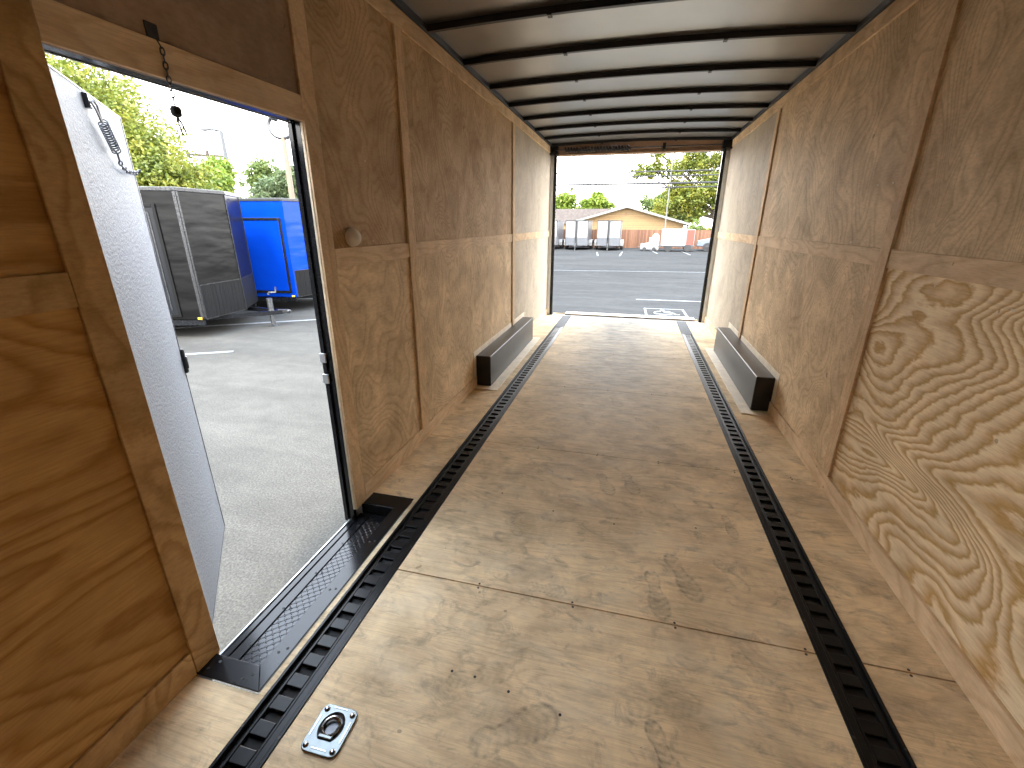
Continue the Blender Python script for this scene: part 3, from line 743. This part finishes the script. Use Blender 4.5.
    # wheels
    for x in (-Lt*.55-.4, -Lt*.55+.4):
        for s_ in (-1, 1):
            wr = .33; yw = s_*(hw+.12) if fender else s_*(hw-.10)
            wh = M().lathe([(wr*.55, -.09), (wr*.93, -.095), (wr, -.06), (wr, .06), (wr*.93, .095), (wr*.55, .09)], 28, (x, yw, wr), (0, 1, 0)).build('wheel', rubber, r, smooth=True)
            M().lathe([(wr*.54, 0), (wr*.50, .012), (.06, .004), (.05, .03)], 20, (x, yw+s_*.088, wr), (0, s_, 0)).build('rim', trim_metal, wh, smooth=True)
    if fender:
        for s_ in (-1, 1):
            xx = -Lt*.55; P = [(-.85, .30), (-.85, .55), (-.70, .74), (.70, .74), (.85, .55), (.85, .30), (.83, .30), (.83, .54), (.69, .72), (-.69, .72), (-.83, .54), (-.83, .30)]
            P = [(xx+a, b) for a, b in P][::-1]
            ya, yb = s_*(hw+.004), s_*(hw+.26); M().prism(P, min(ya, yb), max(ya, yb), 'y').build('fender', fender, r)
    if door_side:
        dx0, dx1, dz0, dz1, fm, pm_ = door_side
        y = -hw
        dd = M().box(dx0, y-.012, dz0, dx1, y-.001, dz1).build('side_door', pm_, r, bevel=.01)
        ft = M(); t_ = .055
        ft.box(dx0-t_, y-.022, dz0-t_, dx0, y-.001, dz1+t_); ft.box(dx1, y-.022, dz0-t_, dx1+t_, y-.001, dz1+t_)
        ft.box(dx0, y-.022, dz1, dx1, y-.001, dz1+t_); ft.box(dx0, y-.022, dz0-t_, dx1, y-.001, dz0)
        ft.build('door_frame', fm, dd, bevel=.006)
        if len(door_side) and fm is not black_metal:
            it = M(); k_ = .07
            it.box(dx0+k_, y-.020, dz0+k_, dx0+k_+.022, y-.0125, dz1-k_); it.box(dx1-k_-.022, y-.020, dz0+k_, dx1-k_, y-.0125, dz1-k_); it.box(dx0+k_, y-.020, dz1-k_-.022, dx1-k_, y-.0125, dz1-k_)
            it.build('inset_moulding', trim_metal, dd)
    ml = M().box(-.10, -hw-.02, z0+.01, -.03, -hw-.006, z0+.05)
    tag(ml.build('marker_light', simple('amber_lens', (.8,.42,.03), .3, 0, .05), r, bevel=.004), 'amber marker light')
    return r
def carpaint(name, col, rough=.12, wave=.5, metal=0.):
    m, t, b = newmat(name); co = objco(t)
    n = noise_(t, map_(t, co, (.8, .8, 2.4)), 1.6, 2, .4)
    link(t, ramp_(t, noise_(t, co, 3, 4), [(.3, tuple(x*.9 for x in col)), (.7, col)]), b.inputs['Base Color'])
    b.inputs['Roughness'].default_value = rough; b.inputs['Metallic'].default_value = metal; b.inputs['Specular IOR Level'].default_value = .16
    bump_(t, b, n, wave, .05); return m
pblack = carpaint('gloss_black_sheet', (.0035,.0034,.0034), .3, .35)
pblue = carpaint('gloss_blue_sheet', (.001,.035,.33), .22, .3)
pwhite = carpaint('gloss_white_sheet', (.24,.243,.247), .3, .1)
h1 = .325
def corner_loc(cx, cy, h, Wt): # world place of the local origin from the near front corner
    return (cx-math.sin(h)*Wt/2, cy+math.cos(h)*Wt/2, GZ)
cargo_trailer('cargo_trailer', 'black enclosed trailer parked outside the side doorway', corner_loc(-6.08, 6.36, h1, 2.08), h1, 2.08, 4.3, 2.16, .24, pblack, trim_metal, trim_metal, guard_black,
              (-1.15, -.42, .46, 2.24, simple('black_door_frame', (.006,.006,.006), .4, spec=.12), simple('dark_door_panel', (.008,.009,.011), .3, 0, .1, spec=.2)), z0=.35)
cargo_trailer('cargo_trailer', 'bright blue enclosed trailer parked behind the black trailer', corner_loc(-6.28, 9.02, math.radians(9), 2.0), math.radians(9), 2.0, 4.3, 2.12, .36, pblue, trim_metal, pblue, guard_black,
              (-1.05, -.14, .50, 2.05, black_metal, pblue), z0=.35)
wt = [(-3.1, 'left of the two white trailers seen whole through the rear opening'), (-.62, 'right of the two white trailers seen whole through the rear opening'), (-5.55, 'white trailer mostly hidden by the left post of the rear opening')]
first = None
for x, lb in wt:
    if first is None:
        first = cargo_trailer('cargo_trailer', lb, (x, 37.4, GZ), -PI/2, 1.78, 3.6, 1.84, .28, pwhite, trim_metal, trim_metal, guard_grey, group='white trailers by the fence', z0=.34, seam=.09, fender=pwhite); r = first
    else: r = copy_tree(first)
    r.location = (x, 37.4, GZ); r['label'] = lb; r['group'] = 'white trailers by the fence'

# red and white box trailer
rwt = thing('utility_trailer', 'low white box trailer with a red rear panel by the fence', 'trailer', (3.3, 37.2, GZ), math.radians(-3))
M().box(0, 0, .42, 1.75, 1.5, 1.62).build('body', pwhite, rwt, bevel=.03)
M().box(1.755, .0, .42, 2.35, 1.45, 1.60).build('side_wall', pwhite, rwt, bevel=.02)
tag(M().box(1.80, -.014, .52, 2.32, -.001, 1.56).build('rear_panel', simple('red_panel', (.45,.04,.025), .4), rwt), 'red panel')
M().box(1.80, -.020, .46, 2.32, -.001, .515).build('bumper', dark_steel, rwt)
for x in (.55, 1.95):
    for y in (.02, 1.48):
        M().lathe([(.18, -.09), (.27, -.08), (.28, 0), (.27, .08), (.18, .09)], 20, (x, y, .28), (0, 1, 0)).build('wheel', rubber, rwt, smooth=True)
M().prism([(.15, .42), (.20, .60), (.38, .70), (.72, .70), (.90, .60), (.95, .42)], -.14, -.001, 'y').build('fender', white_paint, rwt, bevel=.01)
M().box(-.1, .1, .33, 2.4, 1.4, .4195).build('chassis', dark_steel, rwt)

# small white equipment
eq = thing('portable_generator', 'small low white machine on wheels left of the red and white trailer', 'equipment', (1.85, 37.4, GZ))
M().prism([(0, .12), (1.35, .12), (1.35, .98), (.62, .98), (.60, .60), (0, .52)], 0, .8, 'y').build('housing', pwhite, eq, bevel=.04)
M().box(.72, -.012, .35, 1.25, -.001, .85).build('side_panel', simple('light_grey_panel', (.5,.5,.5), .5), eq)
for x in (.3, 1.0): M().lathe([(.10, -.05), (.15, -.04), (.15, .04), (.10, .05)], 16, (x, .0, .15), (0, 1, 0)).build('wheel', rubber, eq, smooth=True)
M().tube([(0, .4, .3), (-.25, .4, .3), (-.25, .4, .05)], .02, 8).build('drawbar', dark_steel, eq)
wp = thing('covered_machine', 'white covered machine between the small machine and the red trailer', 'equipment', (3.0, 39.2, GZ))
M().lathe([(.26, 0), (.30, .3), (.30, .9), (.22, 1.15), (.08, 1.25)], 16, (0, 0, 0)).build('cover', simple('cream_cover', (.6,.55,.45), .7), wp, smooth=True)

# parked car, nose towards the trailer
car = thing('car', 'silver blue parked car partly hidden by the right post of the rear opening', 'car', (5.95, 38.2, GZ), math.radians(-12))
prof = [(0, .35), (.05, .78), (.95, .95), (1.5, 1.38), (2.9, 1.42), (3.7, .98), (4.25, .92), (4.3, .35)]
M().prism([(x, z) for x, z in prof][::-1], 0, 1.75, 'y').build('body', simple('silver_blue_paint', (.16,.19,.24), .25, .4, .05), car, bevel=.07, seg=3)
gl = simple('dark_glass', (.03,.04,.055), .08)
M().prism([(1.12, .98), (1.58, 1.32), (2.2, 1.345), (2.2, .98)][::-1], -.012, -.001, 'y').build('window', gl, car)
M().prism([(2.25, .98), (2.25, 1.345), (2.85, 1.36), (3.45, 1.0)][::-1], -.012, -.001, 'y').build('window', gl, car)
for x in (.8, 3.45):
    for y in (.09, 1.66):
        wh = M().lathe([(.2, -.1), (.31, -.1), (.33, -.05), (.33, .05), (.31, .1), (.2, .1)], 24, (x, y, .33), (0, 1, 0)).build('wheel', rubber, car, smooth=True)
        M().lathe([(.19, 0), (.05, .02)], 16, (x, y+(-.09 if y < 1 else .09), .33), (0, -1 if y < 1 else 1, 0)).build('rim', trim_metal, wh, smooth=True)

# ------------------------------------------------------------------ fence and house
def boards(name, c1, c2, ax=0, pitch=.14):
    m, t, b = newmat(name); co = objco(t); s_ = t.nodes.new('ShaderNodeSeparateXYZ'); link(t, co, s_.inputs[0])
    k = math_(t, 'DIVIDE', s_.outputs[ax], pitch); idx = math_(t, 'FLOOR', k); fr = math_(t, 'FRACT', k)
    wn = t.nodes.new('ShaderNodeTexWhiteNoise'); wn.noise_dimensions = '1D'; link(t, idx, wn.inputs['W'])
    c = ramp_(t, wn.outputs[0], [(0, c1), (1, c2)])
    gp = math_(t, 'LESS_THAN', fr, .07); c = mix_(t, gp, c, tuple(x*.3 for x in c1))
    c = mix_(t, .5, c, ramp_(t, noise_(t, map_(t, co, (9, 9, 1.5)), 2, 5), [(.3, (.7,.7,.7)), (.7, (1.15,1.15,1.15))]), 'MULTIPLY')
    link(t, c, b.inputs['Base Color']); b.inputs['Roughness'].default_value = .8; return m
fen = thing('wooden_fence', 'brown board fence behind the parked white trailers', 'fence', (-12, 41.6, GZ))
M().box(0, 0, .02, 26, .03, 1.5).build('board_panel', boards('fence_boards', (.10,.043,.022), (.19,.092,.05)), fen)
M().box(0, .031, .3, 26, .07, .38).box(0, .031, 1.1, 26, .07, 1.18).build('rail', simple('fence_rail', (.16,.08,.045), .8), fen)
for k in range(11): M().box(k*2.5, .071, 0, k*2.5+.09, .16, 1.55).build('post', simple('fence_post', (.15,.075,.04), .8) if k == 0 else bpy.data.materials['fence_post'], fen)
hs = thing('house', 'tan house with a low gable behind the fence', 'house', (0, 47, GZ))
sid = boards('tan_siding', (.24,.155,.068), (.27,.178,.084), 2, .2)
g_ = [(-4.3, 0), (5.7, 0), (5.7, 2.0), (.45, 3.45), (-4.3, 2.15)]
M().prism(g_, 0, 5, 'y').build('wall', sid, hs)
roofg = simple('shingle_roof', (.06,.05,.045), .85, 0, .3, 5)
def slab(x0, z0, x1, z1, y0, y1, th=.10): return M().prism([(x0, z0), (x1, z1), (x1, z1+th), (x0, z0+th)], y0, y1, 'y')
rf1 = slab(-5.0, 1.97, .45, 3.46, -.5, 5.3); rf1.build('roof_slope', roofg, hs); slab(.45, 3.46, 6.6, 1.77, -.5, 5.3).build('roof_slope', roofg, hs)
fa = slab(-5.05, 1.90, .45, 3.40, -.56, -.505, .20); fa.build('fascia', simple('pale_fascia', (.2,.2,.18), .6), hs); slab(.45, 3.40, 6.65, 1.70, -.56, -.505, .20).build('fascia', bpy.data.materials['pale_fascia'], hs)
M().box(.30, -.03, 2.72, .50, -.001, 3.0).build('gable_vent', simple('vent_brown', (.2,.12,.06), .7), hs)
M().box(-4.3, -.012, 1.98, 5.7, -.001, 2.06).build('trim_board', simple('tan_board', (.26,.16,.07), .7), hs)
wg = thing('house_wing', 'long brown hipped roof left of the tan gable', 'house', (-9.5, 52.8, GZ))
M().box(0, 0, 0, 9, 3.6, 2.0).build('wall', sid, wg)
M().prism([(-.2, 1.95), (3.9, 1.95), (3.2, 3.5), (.5, 3.5)][::1], 0, 9.6, 'x', T=Matrix.Translation((-.3, 0, 0)) @ Matrix.Scale(1, 4)).build('roof', simple('brown_roof', (.075,.06,.052), .85, 0, .25, 4), wg)

# ------------------------------------------------------------------ trees
def leafmat(name, c1, c2, c3):
    m, t, b = newmat(name); co = objco(t)
    n = noise_(t, co, 1.1, 3, .6); n2 = noise_(t, co, 9., 2, .6)
    f = math_(t, 'ADD', math_(t, 'MULTIPLY', n, .6), math_(t, 'MULTIPLY', n2, .4))
    c = ramp_(t, f, [(.36, c1), (.5, c2), (.62, c3)])
    link(t, c, b.inputs['Base Color']); b.inputs['Roughness'].default_value = .55
    tr_ = t.nodes.new('ShaderNodeBsdfTranslucent'); link(t, c, tr_.inputs['Color'])
    mx = t.nodes.new('ShaderNodeMixShader'); mx.inputs[0].default_value = .35
    out = t.nodes['Material Output']; link(t, b.outputs[0], mx.inputs[1]); link(t, tr_.outputs[0], mx.inputs[2]); link(t, mx.outputs[0], out.inputs[0]); return m
leaf_y = leafmat('yellow_green_leaves', (.05,.08,.012), (.15,.18,.022), (.30,.27,.04))
leaf_g = leafmat('green_leaves', (.045,.08,.02), (.115,.165,.038), (.22,.25,.07))
leaf_l = leafmat('lime_leaves', (.07,.12,.016), (.16,.23,.026), (.28,.32,.045))
leaf_d = leafmat('grey_green_leaves', (.05,.08,.03), (.11,.15,.065), (.19,.22,.10))
bark = simple('bark', (.055,.042,.032), .9, 0, .3, 12)
def tree(name, label, base, blobs, leaf, n, size, trunk_r=.2, group=None, seed=1, spread=.55, k_=1):
    rnd = random.Random(seed)
    bx, by = base
    if k_ != 1:
        bx, by = 1.28+(bx-1.28)*k_, by*k_; blobs = [(b_[0]*k_, b_[1]*k_, (b_[2]-2)*k_+2, b_[3]*k_) for b_ in blobs]
    r = thing(name, label, 'tree', (bx, by, GZ), 0, group)
    tk = M(); zc = min(b_[2]-b_[3]*.3 for b_ in blobs)
    fork = Vector((blobs[0][0]*.15, blobs[0][1]*.15, max(.8, zc*.8)))
    tk.tube([(0, 0, 0), (fork.x*.4, fork.y*.4, fork.z*.5), tuple(fork)], [trunk_r*1.3, trunk_r, trunk_r*.8], 10)
    for b_ in blobs:
        c = Vector(b_[:3]); mid = fork.lerp(c, .5)+Vector((rnd.uniform(-.2,.2), rnd.uniform(-.2,.2), .15))
        tk.tube([tuple(fork), tuple(mid), tuple(c)], [trunk_r*.55, trunk_r*.35, trunk_r*.12], 7)
        for q in range(5):
            d = Vector((rnd.gauss(0,1), rnd.gauss(0,1), rnd.gauss(.3,.7))).normalized()*b_[3]*.75
            tk.tube([tuple(mid.lerp(c, .5+.1*q)), tuple(c+d)], [trunk_r*.16, trunk_r*.04], 5)
    tk.build('trunk', bark, r, smooth=True)
    lf = M(); vol = [b_[3]**2 for b_ in blobs]; tv = sum(vol)
    for b_, vv in zip(blobs, vol):
        K = int(n*vv/tv); c = Vector(b_[:3]); R = b_[3]
        # twig clusters within the blob
        cl = []
        for q in range(max(8, K//35)):
            d = Vector((rnd.gauss(0,1), rnd.gauss(0,1), rnd.gauss(0,1))).normalized()
            cl.append(c + Vector((d.x, d.y, d.z*.85))*R*(rnd.random()**.42))
        for q in range(K):
            p = rnd.choice(cl) + Vector((rnd.gauss(0,1), rnd.gauss(0,1), rnd.gauss(0,.8)))*R*.17*spread/.55
            nrm = Vector((rnd.gauss(0,1), rnd.gauss(0,1), rnd.gauss(.5,1))).normalized(); a = nrm.orthogonal().normalized()
            a = Matrix.Rotation(rnd.uniform(0, 6.28), 3, nrm) @ a; b2 = nrm.cross(a); s_ = size*rnd.uniform(.6, 1.3); k = len(lf.v)
            lf.v += [tuple(p-a*s_), tuple(p-b2*s_*.55+nrm*s_*.1), tuple(p+a*s_), tuple(p+b2*s_*.55+nrm*s_*.1)]; lf.face([k, k+1, k+2, k+3])
    lf.build('foliage', leaf, r)
    return r
def blobset(rnd, R, Hh, z0, k, br):
    out = [(0, 0, z0+Hh*.5, br*1.15)]
    for i in range(k):
        a = rnd.uniform(0, 6.28); q = rnd.uniform(.3, 1); zz = rnd.random()
        rr_ = R*q*math.sin(math.pi*(.18+.72*zz))
        out.append((rr_*math.cos(a), rr_*math.sin(a), z0+Hh*(.1+.85*zz), br*rnd.uniform(.7, 1.05)))
    return out
R1 = random.Random(3)
# large trees beyond the side doorway
tree('street_tree', 'large yellow green tree left of the lamp post, behind the black trailer', (-21.5, 16.5), [(0,0,4.6,2.6),(-1.5,.3,6.0,2.2),(1.2,.5,5.4,2.1),(-2.6,-.5,4.6,2.2),(2.4,.3,3.9,1.9),(-.3,.8,7.2,1.5),(3.2,.8,3.4,1.5),(-3.6,0,6.4,2.),(-4.2,-1,4.,2.3),(-2.2,0,7.9,1.5)], leaf_y, 60000, .095, .26, None, 4)
side = [(-35.8, 36.0, 2.7, 7.2, leaf_l, 'pale green tree left of the lamp post, right of the large yellow green tree'),
        (-39.2, 46.0, 3.6, 7.9, leaf_g, 'rounded green tree just right of the lamp post'),
        (-31.0, 40.5, 2.8, 6.6, leaf_d, 'green tree directly behind the twin-headed pole'),
        (-35.4, 49.0, 2.8, 6.8, leaf_y, 'yellowish tree at the far edge of the side doorway view'),
        (-43, 30, 3.4, 6.6, leaf_g, 'green tree far behind the large yellow green tree'), (-52, 47, 4.2, 8.4, leaf_d, 'farthest grey green tree left of the lamp post')]
for i, (x, y, R_, hh_, lm, lb) in enumerate(side):
    tree('street_tree', lb, (x, y), blobset(random.Random(20+i), R_, hh_-1.2, 1.0, 9, R_*.5), lm, 16000, .15, .18, None, 40+i)
# trees beyond the rear opening
tree('street_tree', 'tall spreading yellow green tree rising over the right side of the rear opening', (10.9, 56.5), [(0,0,6.0,2.6),(-2.2,-.5,5.2,2.0),(-4.2,0,4.6,1.9),(-6.4,0,3.6,1.7),(-5.2,.5,5.6,1.5),(-2.8,0,7.6,1.8),(-.2,0,8.8,2.2),(-5.6,0,7.8,1.5),(-8.0,0,7.6,1.2),(-4.0,0,9.1,1.3),(-9.6,0,7.4,.9),(-7.6,0,9.2,1.0),(1.5,0,8.6,2),(2.2,0,4.8,2.),(-3.2,0,3.2,1.4),(.3,0,3.4,1.4)], leaf_y, 30000, .16, .34, None, 5)
tree('street_tree', 'bushy lime green tree at the left edge of the rear opening', (-6.7, 54), [(0,0,3.7,1.6),(1.2,0,3.0,1.3),(-1,0,2.8,1.5),(.4,0,4.6,1.1),(-2,0,4.0,1.5)], leaf_l, 6500, .2, .16, None, 6, k_=1.16)
tree('street_tree', 'small lime green tree over the brown roof in the rear opening', (-3.7, 62), [(0,0,4.2,1.4),(1.1,0,4.1,1.1),(-1.1,0,4.0,1.1),(.2,0,5.0,.9)], leaf_l, 3800, .2, .13, None, 7)
tree('street_tree', 'dark green tree behind the gable right of the thin pole', (4.2, 60), [(0,0,3.6,1.7),(-1.6,0,4.2,1.2),(1.8,0,4.4,1.5),(.2,0,5.0,1.2),(2.8,0,3.2,1.5)], leaf_g, 6000, .2, .16, None, 9, k_=1.12)
for i, x in enumerate((6.6, 8.2, 9.8)):
    tree('street_tree', ['low bush over the fence right of the gable', 'middle low bush over the fence at the right', 'low bush over the fence nearest the right post'][i], (x, 44.5), [(0,0,1.5,.8),(.6,0,1.2,.7),(-.5,0,1.3,.6)], [leaf_g, leaf_y, leaf_g][i], 900, .16, .07, 'low bushes over the fence', 60+i)

# ------------------------------------------------------------------ poles and wires
lp = thing('street_lamp', 'tall thin grey lamp post with a single flat head beyond the black trailer', 'lamp post', (-37.6, 39.8, GZ))
M().tube([(0, 0, 0), (0, 0, 10.2)], [.26, .17], 10).build('pole', simple('grey_pole', (.07,.075,.08), .5, .2), lp, smooth=True)
M().tube([(0, 0, 10.15), (-.25, -.1, 10.25), (-.9, -.5, 10.3)], .12, 8).build('arm', bpy.data.materials['grey_pole'], lp)
M().box(-1.6, -.75, 10.16, -.8, -.35, 10.38).build('lamp_head', bpy.data.materials['grey_pole'], lp, bevel=.04)
tl = thing('street_lamp', 'pole with two curved arms carrying lamp heads beyond the blue trailer', 'lamp post', (-24.5, 32, GZ), 0)
M().tube([(0, 0, 0), (0, 0, 7.95)], [.24, .17], 10).build('pole', simple('pale_brown_pole', (.17,.12,.085), .7), tl, smooth=True)
for s_ in (-1, 1):
    P = [(0, 0, 7.9)] + [(s_*.92*math.sin(a), s_*.24*math.sin(a), 7.9+.8*(1-math.cos(a))) for a in [k*PI*.75/8 for k in range(1, 9)]]
    M().tube(P, .15, 8).build('arm', dark_steel, tl, smooth=True)
    e_ = Vector(P[-1])
    M().lathe([(.14, 0), (.36, .12), (.38, .42), (.14, .55)], 14, tuple(e_+Vector((0, 0, -.12))), (-s_*.7, 0, .6)).build('lamp_head', simple('lamp_grey', (.04,.04,.038), .5) if s_ < 0 else bpy.data.materials['lamp_grey'], tl, smooth=True)
up_ = thing('utility_pole', 'distant wooden utility pole with a crossarm left of the lamp post', 'utility pole', (-60.5, 60, GZ))
M().tube([(0, 0, 0), (0, 0, 12.0)], [.32, .22], 8).build('pole', bark, up_, smooth=True)
M().box(-2.6, -.12, 11.1, 2.6, .12, 11.45, T=Matrix.Rotation(.7, 4, 'Z')).build('crossarm', bark, up_)
thn = thing('utility_pole', 'thin pale pole rising beside the gable roof into the spreading tree', 'utility pole', (3.98, 45.6, GZ))
M().tube([(0, 0, 0), (0, 0, 7.6)], [.06, .04], 8).build('pole', simple('pale_pole', (.16,.16,.15), .6), thn, smooth=True)
for z, lb in ((5.72, 'highest'), (5.35, 'second highest'), (4.78, 'second lowest'), (4.45, 'lowest')):
    pts = [(x, 44, z-.12*(1-(x/30)**2)) for x in range(-30, 31, 5)]
    o = M().tube(pts, (.055) if z != 4.78 else .085, 6).build('overhead_wire', rubber); tag(o, '%s of the four overhead wires crossing the sky' % lb, 'wire', 'overhead wires')
